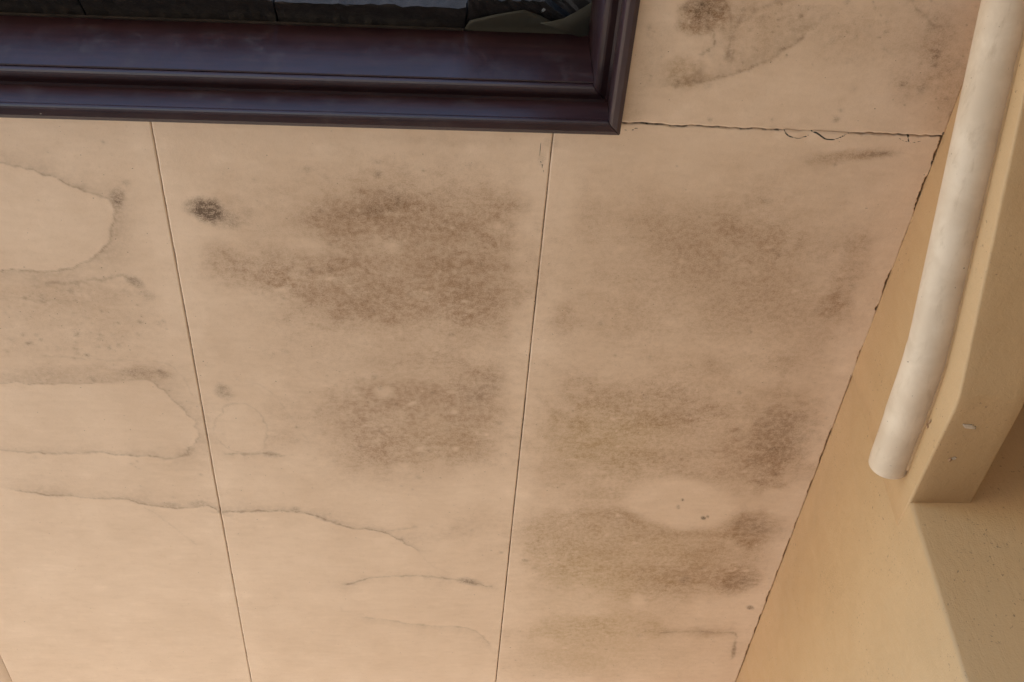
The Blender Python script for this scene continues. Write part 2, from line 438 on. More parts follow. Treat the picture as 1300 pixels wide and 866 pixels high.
PALE = [
    (0.535, 2.111, 0.108, 0.017, 0.008, 0.079, 1, 0.35, 0.25),
    (-0.270, 1.339, 0.069, -0.018, 0.002, 0.033, 0.5, 0.8, 0.9),
    (-0.217, 1.388, 0.057, 0.012, -0.007, 0.037, 0.5, 0.8, 0.9),
    (-0.193, 1.413, 0.050, 0.011, -0.004, 0.024, 0.45, 0.8, 0.9),
    (-0.352, 1.879, 0.049, 0.010, -0.013, 0.070, 0.9, 0.3, 0.1),
    (0.800, 2.251, 0.059, -0.001, 0.013, 0.060, 0.4, 0.8, 0.6),
    (-0.061, 1.404, 0.018, -0.001, -0.000, 0.017, 0.6, 0.8, 0.8),
    (-0.078, 1.771, 0.020, -0.000, -0.000, 0.020, 0.7, 0.8, 0.8),
    (-0.026, 1.801, 0.010, -0.006, 0.002, 0.006, 0.7, 0.8, 0.6),
    (-0.046, 2.001, 0.022, -0.000, -0.000, 0.020, 0.7, 0.8, 0.7),
    (-0.009, 1.935, 0.011, -0.000, 0.000, 0.012, 0.6, 0.8, 0.6),
    (0.118, 1.891, 0.006, -0.000, 0.000, 0.005, 0.9, 0.7, 0.4),
    (0.059, 1.936, 0.008, -0.000, 0.000, 0.010, 0.7, 0.8, 0.4),
    (0.493, 2.482, 0.021, 0.006, 0.001, 0.030, 0.8, 0.7, 0.4),
    (0.358, 1.837, 0.009, -0.000, 0.001, 0.009, 0.7, 0.8, 0.5),
    (0.209, 1.640, 0.057, -0.001, 0.003, 0.037, 0.4, 0.9, 0.4),
    (0.494, 1.903, 0.078, -0.001, 0.008, 0.049, 0.35, 0.8, 0.8),
    (0.427, 2.112, 0.264, -0.004, 0.003, 0.025, 0.5, 0.9, 0.4),
    (-0.565, 1.365, 0.060, -0.002, -0.019, 0.100, 0.2, 0.9, 0.1),
    (-0.666, 1.867, 0.213, 0.020, -0.024, 0.102, 0.85, 0.35, 0.12),
    (0.402, 0.992, 0.016, 0.003, 0.000, 0.019, 0.5, 0.7, 0.6),
    (0.453, 0.990, 0.016, 0.003, 0.001, 0.039, 0.5, 0.7, 0.5),
    (-0.607, 1.358, 0.104, 0.007, -0.028, 0.110, 0.7, 0.4, 0.1),
    (0.581, 1.631, 0.144, -0.004, 0.006, 0.029, 0.3, 0.9, 0.4),
    (0.566, 2.254, 0.069, -0.001, 0.007, 0.042, 0.3, 0.9, 0.9),
    (0.290, 2.668, 0.045, -0.000, 0.003, 0.036, 0.5, 0.9, 0.8),
    (-0.088, 1.721, 0.115, -0.003, -0.000, 0.022, 0.3, 0.9, 0.8),
]
OCHRE = [
    (0.338, 1.906, 0.170, -0.003, 0.019, 0.171, 0.9, 0.9, 0.3),
    (0.359, 2.411, 0.231, -0.002, 0.036, 0.354, 1, 0.9, 0.3),
    (0.429, 2.723, 0.270, -0.000, 0.025, 0.226, 0.9, 0.9, 0.3),
    (0.588, 2.283, 0.157, -0.002, 0.025, 0.151, 0.4, 0.9, 0.3),
    (0.347, 1.047, 0.070, -0.003, 0.012, 0.082, 0.5, 0.9, 0.3),
    (0.513, 1.000, 0.069, -0.003, 0.012, 0.053, 0.4, 0.9, 0.3),
    (0.030, 1.912, 0.122, -0.002, 0.002, 0.097, 0.3, 0.9, 0.3),
]
TIDE = [
    ([(-0.680, 1.251), (-0.622, 1.257), (-0.579, 1.279), (-0.558, 1.294), (-0.533, 1.304), (-0.504, 1.319), (-0.501, 1.355), (-0.516, 1.403), (-0.541, 1.438), (-0.585, 1.469), (-0.632, 1.481), (-0.682, 1.477), (-0.735, 1.488)], 2.4, 0.42, 1, 12),
    ([(-0.634, 1.507), (-0.571, 1.500), (-0.530, 1.489), (-0.506, 1.485), (-0.490, 1.499)], 5, 0.3, 0, 8),
    ([(-0.735, 1.543), (-0.645, 1.548), (-0.566, 1.546), (-0.523, 1.524), (-0.496, 1.499)], 2, 0.14, 0, 6),
    ([(-0.785, 1.758), (-0.688, 1.758), (-0.589, 1.756), (-0.516, 1.744), (-0.490, 1.756), (-0.465, 1.804), (-0.438, 1.855), (-0.431, 1.897), (-0.446, 1.933), (-0.474, 1.963)], 2.5, 0.3, 1, 22),
    ([(-0.686, 1.685), (-0.564, 1.694), (-0.482, 1.696), (-0.447, 1.727), (-0.429, 1.794)], 2, 0.14, 0, 6),
    ([(-0.830, 1.953), (-0.758, 1.961), (-0.714, 1.965), (-0.653, 1.957), (-0.594, 1.963), (-0.535, 1.967), (-0.498, 1.974), (-0.458, 1.956)], 3, 0.36, 1, 9),
    ([(-0.814, 2.083), (-0.770, 2.093), (-0.718, 2.100), (-0.664, 2.107), (-0.602, 2.109), (-0.550, 2.129), (-0.480, 2.134), (-0.444, 2.125), (-0.421, 2.146)], 3, 0.44, 1, 12),
    ([(-0.602, 2.109), (-0.547, 2.159), (-0.479, 2.266)], 2, 0.12, 0, 5),
    ([(-0.413, 2.149), (-0.337, 2.145), (-0.265, 2.147), (-0.226, 2.163), (-0.162, 2.199), (-0.096, 2.215), (-0.055, 2.243), (-0.013, 2.290)], 2.8, 0.46, 1, 9),
    ([(-0.013, 2.290), (0.039, 2.363), (0.110, 2.406)], 2, 0.1, 0, 5),
    ([(-0.169, 2.421), (-0.117, 2.395), (-0.047, 2.385), (0.022, 2.388), (0.093, 2.406), (0.156, 2.428)], 3, 0.44, 0, 8),
    ([(-0.129, 2.553), (-0.048, 2.577), (0.026, 2.594), (0.099, 2.600), (0.134, 2.629), (0.162, 2.672)], 3, 0.3, -1, 12),
    ([(-0.096, 2.215), (-0.038, 2.206), (-0.022, 2.200)], 4, 0.24, 0, 8),
    ([(-0.399, 1.873), (-0.385, 1.834), (-0.357, 1.808), (-0.328, 1.817), (-0.306, 1.853), (-0.303, 1.900), (-0.321, 1.946), (-0.359, 1.954), (-0.387, 1.932), (-0.400, 1.892), (-0.399, 1.873)], 2, 0.2, 0, 5),
    ([(-0.390, 1.957), (-0.352, 1.959), (-0.306, 1.953), (-0.276, 1.962)], 4, 0.3, 0, 7),
    ([(-0.346, 1.738), (-0.292, 1.769), (-0.251, 1.847), (-0.225, 1.922)], 2, 0.1, 0, 6),
    ([(0.360, 1.070), (0.385, 1.064), (0.412, 1.060), (0.436, 1.049), (0.451, 1.041), (0.478, 1.029), (0.503, 1.009), (0.532, 0.980)], 3, 0.4, 1, 14),
    ([(0.532, 0.980), (0.597, 0.964), (0.678, 1.008)], 2, 0.08, 0, 8),
    ([(0.432, 1.033), (0.433, 1.004), (0.431, 0.971), (0.455, 0.943), (0.486, 0.929), (0.505, 0.914)], 3, 0.26, 1, 10),
    ([(0.384, 1.013), (0.397, 1.013), (0.404, 0.999), (0.400, 0.981), (0.386, 0.971)], 2, 0.46, 0, 5),
    ([(0.405, 0.927), (0.423, 0.952), (0.427, 0.984), (0.426, 1.017)], 3, 0.28, 0, 8),
    ([(0.670, 0.909), (0.691, 0.934), (0.714, 0.951), (0.736, 0.959)], 3, 0.26, 0, 7),
    ([(0.569, 2.624), (0.644, 2.616), (0.711, 2.623), (0.748, 2.627), (0.759, 2.693), (0.761, 2.745)], 4, 0.3, 0, 8),
    ([(-0.992, 2.689), (-0.993, 2.799), (-0.995, 2.876)], 2, 0, 0, 5),
    ([(-0.102, 2.556), (-0.173, 2.533), (-0.190, 2.513)], 2, 0.1, 0, 5),
]
HAIRLINE = [
    ([(0.167, 1.171), (0.169, 1.210), (0.173, 1.224), (0.180, 1.246)], 1.045, 0.75),
    ([(0.171, 1.224), (0.181, 1.227), (0.191, 1.225)], 0.95, 0.5),
    ([(0.538, 1.144), (0.547, 1.155), (0.561, 1.160), (0.573, 1.158), (0.582, 1.153)], 2.09, 1),
    ([(0.582, 1.146), (0.593, 1.150), (0.608, 1.160), (0.621, 1.161), (0.631, 1.155), (0.641, 1.148)], 2.28, 1),
    ([(0.735, 1.148), (0.740, 1.163), (0.749, 1.164), (0.758, 1.161)], 1.52, 0.9),
    ([(0.718, 1.153), (0.729, 1.160), (0.740, 1.164)], 1.14, 0.5),
    ([(0.291, 1.153), (0.303, 1.156), (0.310, 1.151), (0.317, 1.152)], 1.52, 0.9),
    ([(0.177, 1.651), (0.181, 1.668)], 0.95, 0.35),
]
SCREWS = [(-0.440, 1.215), (-0.407, 1.213), (-0.448, 1.618), (-0.403, 1.623), (-0.706, 1.613), (-0.431, 2.056), (-0.400, 2.055), (-0.442, 2.465), (-0.393, 2.465), (0.177, 1.647), (0.207, 1.650), (0.170, 2.073), (0.203, 2.083), (-0.163, 1.209), (-0.107, 1.633), (0.451, 1.240), (0.730, 1.253), (0.371, 1.124), (0.546, 1.122), (0.182, 1.219), (-0.663, 2.029), (-0.709, 2.438), (0.768, 1.690), (0.065, 1.202)]


def catmull(P, n=10):
    P = [np.array(q, float) for q in P]
    Q = [2 * P[0] - P[1]] + P + [2 * P[-1] - P[-2]]
    out = []
    for i in range(1, len(Q) - 2):
        p0, p1, p2, p3 = Q[i - 1:i + 3]
        for t in np.linspace(0, 1, n, endpoint=False):
            out.append(0.5 * (2 * p1 + (p2 - p0) * t + (2 * p0 - 5 * p1 + 4 * p2 - p3) * t * t
                              + (3 * p1 - p0 - 3 * p2 + p3) * t ** 3))
    out.append(P[-1])
    return np.array(out)

def blob_field(L, x, y, wx, wy, wr):
    s = np.zeros_like(x)
    for cx, cy, ax, ay, bx, by, st, so, wa in L:
        ext = 2.0 * (abs(ax) + abs(bx)) + 0.01; exy = 2.0 * (abs(ay) + abs(by)) + 0.01
        sel = (np.abs(x - cx) < ext) & (np.abs(y - cy) < exy)
        if not sel.any(): continue
        det = ax * by - ay * bx
        dx, dy = x[sel] - cx, y[sel] - cy
        u = (dx * by - dy * bx) / det
        v = (-dx * ay + dy * ax) / det
        r = np.sqrt(u * u + v * v) + wa * wr[sel]
        s[sel] += st * sstep(1.32, 1.32 - 1.45 * so, r)
    return s

def polyline_field(x, y, P):
    """distance and side (+1 = left of travel) to a polyline, and position along it 0..1"""
    best = np.full(x.shape, 1e9); side = np.zeros_like(x); along = np.zeros_like(x)
    n = len(P) - 1
    for i in range(n):
        a, b = P[i], P[i + 1]
        d = b - a
        l2 = d @ d + 1e-12
        t = np.clip(((x - a[0]) * d[0] + (y - a[1]) * d[1]) / l2, 0, 1)
        ex, ey = x - a[0] - t * d[0], y - a[1] - t * d[1]
        q = np.hypot(ex, ey)
        m = q < best
        best[m] = q[m]
        side[m] = np.sign(d[0] * ey - d[1] * ex)[m]
        along[m] = ((i + t) / n)[m]
    return best, side, along

def line_field(L, x, y, jx, jy):
    s = np.zeros_like(x)
    for P, w, st, sdn, fade in L:
        C = catmull(P)
        lo, hi = C.min(0) - 0.05, C.max(0) + 0.05
        sel = (x > lo[0]) & (x < hi[0]) & (y > lo[1]) & (y < hi[1])
        if not sel.any(): continue
        d, sg, al = polyline_field(x[sel] + jx[sel], y[sel] + jy[sel], C)
        vw = 0.6 + 1.1 * vnoise(al * 23 + P[0][1] * 40, al * 0 + 8.2, 15)
        core = np.exp(-(d / (w * 0.0009 * vw)) ** 2)
        fd = np.exp(-d / (fade * 0.0016 * vw)) * (0.5 if sdn == 0 else 0.75)
        if sdn: fd = fd * np.where(sg == -sdn, 1.0, np.exp(-(d / (w * 0.0008)) ** 2))
        amp = 0.62 + 1.05 * vnoise(al * 17 + P[0][0] * 50, al * 0 + 3.1, 5)
        s[sel] = np.maximum(s[sel], st * amp * np.maximum(core, fd * 0.75))
    return s

def stains_and_shade(x, y):  # brown also carries painted shade near the pipe
    wr = (fbm(x, y, 9, 5, 3) - 0.5) * 1.1 + (fbm(x, y, 45, 4, 9) - 0.5) * 0.9
    br = blob_field(BROWN, x, y, None, None, wr)
    br = 0.90 * (1.0 - np.exp(-br * 0.90))
    pa = np.clip(blob_field(PALE, x, y, None, None, wr), 0, 1)
    oc = np.clip(blob_field(OCHRE, x, y, None, None, wr), 0, 1)
    # clean margins where the boards sit on the framing
    mg = np.zeros_like(x)
    for sx, wd in ((-0.417, 0.042), (0.186, 0.046), (0.787, 0.060)):
        mg = np.maximum(mg, np.exp(-(np.abs(x - sx) / wd) ** 3))
    fil = mg * np.where(y < 1.14, 0.0, 1.0)
    for sy, wd in ((1.62, 0.045), (2.05, 0.05)):
        mg = np.maximum(mg, 0.38 * np.exp(-(np.abs(y - sy) / wd) ** 2))
    mg = mg * np.where(y < 1.14, 0.0, 1.0)
    br = br * (1 - 0.92 * pa) * (1 - 0.62 * mg * (0.7 + 0.6 * wr))
    # break the stains up into colonies: thin stain survives only in patches
    nn = fbm(x * 0.75, y * 1.25, 20, 6, 15, 0.66)
    nn = np.clip((nn - 0.5) / 0.30 + 0.5, 0, 1)
    n2 = np.clip((fbm(x * 0.6, y * 1.5, 150, 3, 18, 0.7) - 0.5) / 0.5 + 0.5, 0, 1)
    colony = sstep(-0.45, 0.75, br * 1.9 - 0.70 * nn - 0.35 * n2)
    br = br * (0.52 + 0.42 * nn + 0.26 * n2) + 0.22 * br * colony
    # single spots of growth, and flecks where paint has lifted
    spots = np.zeros_like(x)
    if len(x) > 20000:
        w = br / max(br.sum(), 1e-6)
        for q in rng.choice(len(x), 170, p=w):
            r = 0.0016 + 0.0050 * rng.random() ** 3
            s_ = (np.abs(x - x[q]) < 3 * r) & (np.abs(y - y[q]) < 3 * r)
            spots[s_] += (0.12 + 0.34 * rng.random() ** 2) * np.exp(-((x[s_] - x[q]) ** 2 + (y[s_] - y[q]) ** 2) / r ** 2)
        for q in rng.choice(len(x), 90, p=w):
            r = 0.0022 + 0.0060 * rng.random() ** 3; e = 0.6 + rng.random()
            s_ = (np.abs(x - x[q]) < 4 * r) & (np.abs(y - y[q]) < 4 * r)
            br[s_] *= 1 - (0.3 + 0.5 * rng.random()) * np.exp(-(((x[s_] - x[q]) / e) ** 2 + ((y[s_] - y[q]) * e) ** 2) / r ** 2)
    # uneven paint
    tone = 0.5 + (fbm(x, y, 1.7, 3, 81) - 0.5) * 0.7 + (fbm(x, y, 13, 4, 84) - 0.5) * 0.55 \
        + (fbm(x * 0.5, y * 2.2, 60, 3, 88) - 0.5) * 0.30 + 0.16 * fil + 0.10 * pa
    sc = fbm(x, y * 1.6, 34, 5, 95, 0.7)
    tone = tone + 0.16 * sstep(0.58, 0.78, sc) - 0.14 * sstep(0.42, 0.26, sc)
    for sx, sy in SCREWS:
        tone = tone + 0.28 * np.exp(-((x - sx) ** 2 + (y - sy) ** 2) / 0.014 ** 2)
    tone = np.clip(tone, 0, 1)
    mo = np.clip(blob_field(MOULD, x, y, None, None, wr * 1.3), 0, 1.2)
    mo = np.clip(mo + spots, 0, 1.2)
    jx = (fbm(x, y, 50, 4, 21) - 0.5) * 0.014
    jy = (fbm(x, y, 50, 4, 27) - 0.5) * 0.014
    ti = line_field(TIDE, x, y, jx, jy)
    hl = np.full_like(x, 4.0)
    for P, w, st in HAIRLINE:
        C = catmull(P)
        lo, hi = C.min(0) - 0.02, C.max(0) + 0.02
        sel = (x > lo[0]) & (x < hi[0]) & (y > lo[1]) & (y < hi[1])
        if not sel.any(): continue
        d, sg, al = polyline_field(x[sel] + jx[sel] * .2, y[sel] + jy[sel] * .2, C)
        tp = 1 + 0.9 * sstep(0.12, 0, al) + 0.9 * sstep(0.86, 1, al)
        hl[sel] = np.minimum(hl[sel], np.minimum(d / (w * 0.001) * tp + 0.30 * (1 - st), 4.0))
    # grime in the open cross joint and along the broken wall joint
    g1 = np.where((x > 0.27) & (x < 0.79), np.abs(y - crack_y(x)) / 0.0031 + 0.30 * vnoise(x * 140, y * 0, 61) + 3 * (1 - shut(x)), 4.0)
    on = 0.9 * sstep(0.30, 0.62, fbm(y, y * 0 + 1.7, 26, 3, 64)) + 0.7 * sstep(1.3, 1.9, y)
    g2 = np.where(y > 1.14, np.abs(x - 0.7905 + 0.004 * (vnoise(y * 90, y * 0, 67) - 0.4)) / 0.0035 + on, 4.0)
    hl = np.minimum(hl, np.minimum(g1, g2))
    return np.clip(br * 0.90, 0, 1), mo, np.clip(ti, 0, 1), hl, tone, oc

def jag(t, amp, seed, chips=0.0):
    a = (fbm(t, t * 0 + seed, 30, 4, seed) - 0.5) * 2 * amp + (vnoise(t * 260, t * 0, seed + 3) - 0.5) * amp * 0.8
    if chips:
        c = vnoise(t * 38, t * 0 + 2.0, seed + 8)
        a = a + sstep(0.62, 0.70, c) * chips * (0.5 + vnoise(t * 300, t * 0, seed + 5))
    return a

def shut(x):                                               # the joint is bridged by filler where it peels
    return 1 - 0.85 * sstep(0.532, 0.540, x) * sstep(0.648, 0.640, x) * np.ones_like(x)

def crack_y(x):                                            # joint line between the two rows of boards
    return 1.1415 + 0.0085 * (x - 0.283) / 0.51 + (fbm(x, x * 0, 22, 3, 31) - 0.5) * 0.004 \
        + (vnoise(x * 110, x * 0, 33) - 0.5) * 0.0022

soffit = tag(empty('soffit', (0, 2.0, ZC)), kind='structure')

def board(x0, x1, y0, y1, step, edges, thick=0.006, yfun0=None, yfun1=None):
    """edges: (left, right) jag functions of y giving inward offsets (metres)"""
    nx = max(2, int(round((x1 - x0) / step)) + 1); ny = max(2, int(round((y1 - y0) / step)) + 1)
    U, V = np.meshgrid(np.linspace(0, 1, nx), np.linspace(0, 1, ny))
    yb0 = np.full(nx, y0) if yfun0 is None else yfun0(np.linspace(x0, x1, nx))
    yb1 = np.full(nx, y1) if yfun1 is None else yfun1(np.linspace(x0, x1, nx))
    Y = yb0[None, :] * (1 - V) + yb1[None, :] * V
    l = edges[0](Y[:, 0]) if edges[0] else np.zeros(ny)
    r = edges[1](Y[:, -1]) if edges[1] else np.zeros(ny)
    # jag only the last few millimetres so the grid stays regular
    X = x0 + (x1 - x0) * U
    X = X + l[:, None] * np.exp(-(X - x0) / 0.012) - r[:, None] * np.exp(-(x1 - X) / 0.012)
    sag = (fbm(X, Y, 2.3, 2, 41) - 0.5) * 0.004
    Zv = ZC - 0.0012 + sag
    # peeling filler lips hang a little along the cross joint
    for cx, wd in ((0.551, 0.020), (0.612, 0.028)):
        Zv = Zv - 0.0022 * np.exp(-((X - cx) / wd) ** 4) * np.exp(-((Y - 1.152) / 0.011) ** 2) * (1 if yfun0 else 0)
    n = nx * ny
    verts = np.stack([X.ravel(), Y.ravel(), Zv.ravel()], 1)
    idx = np.arange(n).reshape(ny, nx)
    f = np.stack([idx[:-1, :-1], idx[1:, :-1], idx[1:, 1:], idx[:-1, 1:]], -1).reshape(-1, 4)
    loop = np.concatenate([idx[0, :], idx[1:, -1], idx[-1, -2::-1], idx[-2:0:-1, 0]])
    top = verts[loop].copy(); top[:, 2] = ZC + thick
    ti = np.arange(len(loop)) + n
    nxt = np.roll(np.arange(len(loop)), -1)
    side = np.stack([loop, loop[nxt], ti[nxt], ti], 1)
    verts = np.concatenate([verts, top])
    faces = np.concatenate([f, side])
    me = bpy.data.meshes.new('panel')
    me.vertices.add(len(verts)); me.vertices.foreach_set('co', verts.astype(np.float32).ravel())
    nf = len(faces)
    me.loops.add(nf * 4); me.loops.foreach_set('vertex_index', faces.astype(np.int32).ravel())
    me.polygons.add(nf)
    me.polygons.foreach_set('loop_start', np.arange(0, nf * 4, 4, dtype=np.int32))
    me.update(calc_edges=True)
    br, mo, td, hl, tn, oc = stains_and_shade(verts[:, 0], verts[:, 1])
    for nm, a in (('brown', br), ('mould', mo), ('tide', td), ('hairline', hl), ('tone', tn), ('ochre', oc)):
        at = me.attributes.new(nm, 'FLOAT', 'POINT')
        at.data.foreach_set('value', a.astype(np.float32))
    me.validate()
    o = link('panel', me, M_BOARD, soffit)
    return o, (x0, x1, y0, y1)

G = 0.0008                                                 # half the open joint
sm = lambda s: (lambda y: G * 0.35 * 2 * vnoise(y * 3.1, y * 0, s) + jag(y, 0.0005, s))
wl = lambda y: -0.0006 * sstep(1.5, 1.9, y) + 0.0004 + jag(y, 0.0011, 61, 0.0030) * (1 - 0.35 * sstep(1.5, 1.9, y)) + 0.0022 * sstep(1.65, 1.15, y) * vnoise(y * 60, y * 0, 64)
Y0, Y1 = 1.150, 3.02
FINE = 0.0028
boards = []
boards.append(board(-0.992 + G, -0.417 - G, Y0, Y1, FINE, (sm(1), sm(2))))
boards.append(board(-0.417 + G, 0.186 - G * .7, Y0, Y1, FINE, (sm(3), sm(4))))
boards.append(board(0.186 + G * .7, WALL_X - 0.001, 1.146, Y1, FINE, (sm(5), wl), yfun0=lambda x: crack_y(x) + shut(x) * (0.0014 + np.abs(jag(x, 0.0009, 71, 0.001)))))
boards.append(board(0.287, WALL_X - 0.001, 0.42, 1.146, FINE, (None, lambda y: 0.001 + jag(y, 0.001, 66)), yfun1=lambda x: crack_y(x) - shut(x) * (0.0013 + np.abs(jag(x, 0.0008, 75, 0.001)))))
boards.append(board(0.287, WALL_X - 0.001, -8.0, 0.417, 0.05, (None, None)))
boards.append(board(WALL_X + 0.11, 1.157, -8.0, 0.417, 0.05, (None, None)))
boards.append(board(WALL_X + 0.11, 1.157, 0.42, 1.628, 0.05, (None, None)))
for k in range(2):
    boards.append(board(-0.992 - 0.602 * (k + 1) + G, -0.992 - 0.602 * k - G, Y0, Y1, 0.05, (None, None)))
for k in range(-2, 3):
    xa = -0.417 + 0.602 * (k - 1)
    boards.append(board(xa + G, min(xa + 0.602 - G, WALL_X - 0.001), Y1 + 2 * G, 4.4, 0.05, (None, None)))

# screw heads belong to the board they hold
sbm = bmesh.new()
bmesh.ops.create_cone(sbm, cap_ends=True, segments=14, radius1=0.0022, radius2=0.0040, depth=0.0016)
sme = bpy.data.meshes.new('screw_head')
sbm.to_mesh(sme); sbm.free()
sme.materials.append(M_SCREW)
for sx, sy in SCREWS:
    for o, (x0, x1, y0, y1) in boards:
        if x0 < sx < x1 and y0 < sy < y1:
            s = bpy.data.objects.new('screw_head', sme)
            col.objects.link(s)
            s.location = (sx, sy, ZC - 0.0013)
            s.parent = o
            s.matrix_parent_inverse = o.matrix_world.inverted() if False else Matrix.Translation(-soffit.location)
            break

# ------------------------------------------------------------------ wall and beam
wall = tag(empty('house_wall', (WALL_X, 1.633, 0)), 'tan painted plaster wall with an outside corner under the soffit', 'wall')
WY = 1.633
def wall_mesh():
    R = 0.0075
    prof = []
    for y in np.concatenate([np.linspace(4.6, 1.80, 30), np.linspace(1.78, WY + R, 22)]):
        prof.append((WALL_X, y))
    for a in np.linspace(0, math.pi / 2, 7)[1:]:
        prof.append((WALL_X + R - R * math.cos(a), WY + R - R * math.sin(a)))
    for x in np.concatenate([np.linspace(WALL_X + 0.02, 1.25, 24), np.linspace(1.3, 2.4, 10)]):
        prof.append((x, WY))
    prof = np.array(prof)
    zs = np.concatenate([np.linspace(0, 2.2, 20), np.linspace(2.22, 3.30, 90)])
    nz, npf = len(zs), len(prof)
    s = np.concatenate([[0], np.cumsum(np.hypot(*np.diff(prof, axis=0).T))])
    S, Zz = np.meshgrid(s, zs)
    d = np.gradient(prof, axis=0); d /= np.hypot(d[:, 0], d[:, 1])[:, None]
    nrm = np.stack([d[:, 1], -d[:, 0]], 1)                 # outward
    h = (fbm(S, Zz, 5, 3, 51) - 0.5) * 0.003 + (fbm(S, Zz, 34, 3, 55) - 0.5) * 0.0018
    X = prof[None, :, 0] + nrm[None, :, 0] * h
    Y = prof[None, :, 1] + nrm[None, :, 1] * h
    v = np.stack([X.ravel(), Y.ravel(), Zz.ravel()], 1)
    idx = np.arange(nz * npf).reshape(nz, npf)
    f = np.stack([idx[:-1, :-1], idx[:-1, 1:], idx[1:, 1:], idx[1:, :-1]], -1).reshape(-1, 4)
    me = bpy.data.meshes.new('wall_surface')
    me.from_pydata(v.tolist(), [], f.tolist())
    bm = bmesh.new(); bm.from_mesh(me)
    # back of the wall block, so that it is solid
    ret = bmesh.ops.create_cube(bm, size=1)
    bmesh.ops.scale(bm, vec=(1.5, 2.9, 3.28), verts=ret['verts'])
    bmesh.ops.translate(bm, vec=(WALL_X + 0.02 + 0.75, WY + 0.02 + 1.45, 1.64), verts=ret['verts'])
    bm.to_mesh(me); bm.free()
    return me
wo_ = link('wall_surface', wall_mesh(), M_WALL, wall, True)

bm = bmesh.new()
r_ = bmesh.ops.create_cube(bm, size=1)
bmesh.ops.scale(bm, vec=(1.3, 9.0, 3.29), verts=r_['verts'])
bmesh.ops.translate(bm, vec=(1.16 + 0.65, WY - 0.004 - 4.5, 1.645), verts=r_['verts'])
from_bm('added_wing_wall', bm, M_WALL, wall)  # unseen wall, added to shade the ground and darken the return wall

def beam_mesh():
    X0, X1 = WALL_X - 0.0022, WALL_X + 0.104
    path = [(1.70, 2.806), (1.395, 2.806), (1.375, 2.809), (1.355, 2.816)]
    y = 1.355; z = 2.816
    while y > 0.2:
        y -= 0.03; z += 0.0120
        path.append((y, z))
    path = [(a, b) for i in range(len(path) - 1) for a, b in
            [(path[i][0] + (path[i + 1][0] - path[i][0]) * t / 4, path[i][1] + (path[i + 1][1] - path[i][1]) * t / 4) for t in range(4)]] + [path[-1]]
    r = 0.005
    bm = bmesh.new()
    rows = []
    for i, (yy, zz) in enumerate(path):
        prof = [(X0, 3.30)] + [(X0, t) for t in np.linspace(3.2, zz + r, 14)]
        for a in np.linspace(0, math.pi / 2, 5)[1:]:
            prof.append((X0 + r - r * math.cos(a), zz + r - r * math.sin(a)))
        prof += [(x, zz) for x in np.linspace(X0 + 0.02, X1 - 0.02, 7)]
        for a in np.linspace(0, math.pi / 2, 5):
            prof.append((X1 - r + r * math.sin(a), zz + r - r * math.cos(a)))
        prof += [(X1, 3.30)]
        row = []
        for k, (x, z2) in enumerate(prof):
            n1 = (float(fbm(np.array([yy + x]), np.array([z2 + x]), 16, 3, 91)[0]) - 0.5) * 0.0028
            row.append(bm.verts.new((x + (n1 if k < 18 else 0) * 0.7, yy, z2 + (n1 if 10 < k < 27 else 0))))
        rows.append(row)
    for a, b in zip(rows[:-1], rows[1:]):
        for k in range(len(a) - 1):
            bm.faces.new((a[k], a[k + 1], b[k + 1], b[k]))
    bm.faces.new(rows[0]); bm.faces.new(rows[-1][::-1])
    return bm
from_bm('beam', beam_mesh(), M_WALL, wall, True)

# splashes of old paint and bits of mortar stuck on the beam and at the pipe
def lump(name, loc, sx, sy, sz, mat, parent, seed, rot=0.0):
    bm = bmesh.new()
    bmesh.ops.create_icosphere(bm, subdivisions=2, radius=1)
    for v in bm.verts:
        k = 1 + 0.55 * (hash2(round(v.co.x * 3, 1), round(v.co.y * 3 + v.co.z * 5, 1), seed) - 0.5)
        v.co = v.co * float(k)
    bmesh.ops.scale(bm, vec=(sx, sy, sz), verts=bm.verts)
    bmesh.ops.rotate(bm, matrix=Matrix.Rotation(rot, 3, 'Z'), verts=bm.verts)
    bmesh.ops.translate(bm, vec=loc, verts=bm.verts)
    return from_bm(name, bm, mat, parent, True)
lump('paint_splash', (0.828, 1.437, 2.8058), 0.012, 0.005, 0.0007, M_SPLASH, wall, 1, 0.3)
lump('paint_splash', (0.829, 1.515, 2.8055), 0.005, 0.004, 0.0012, M_SPLASH, wall, 3)
lump('mortar_lump', (0.823, 1.518, 2.8050), 0.003, 0.004, 0.002, M_CRUMB, wall, 4)

# ------------------------------------------------------------------ pipe
pipe = tag(empty('drain_pipe', (0.757, 1.58, 2.845)), 'cream painted drain pipe bending along the beam into the tan wall', 'pipe')
PR = 0.0335
PX = WALL_X - 0.0225
def tube(path, rad, seg=36, wob=0.0, cap=True):
    bm = bmesh.new()
    P = [Vector(q) for q in path]
    rows = []
    for i, p in enumerate(P):
        t = (P[min(i + 1, len(P) - 1)] - P[max(i - 1, 0)]).normalized()
        a = t.cross(Vector((0, 0, 1)))
        if a.length < 1e-3: a = Vector((1, 0, 0))
        a.normalize()
        b = a.cross(t)
        r = rad[i] if isinstance(rad, (list, tuple)) else rad
        rows.append([bm.verts.new(p + (a * math.cos(k) + b * math.sin(k)) * r) for k in np.linspace(0, 2 * math.pi, seg, endpoint=False)])
    for r0, r1 in zip(rows[:-1], rows[1:]):
        for k in range(seg):
            bm.faces.new((r0[k], r0[(k + 1) % seg], r1[(k + 1) % seg], r1[k]))
    if cap:
        bm.faces.new(rows[0][::-1]); bm.faces.new(rows[-1])
    return bm
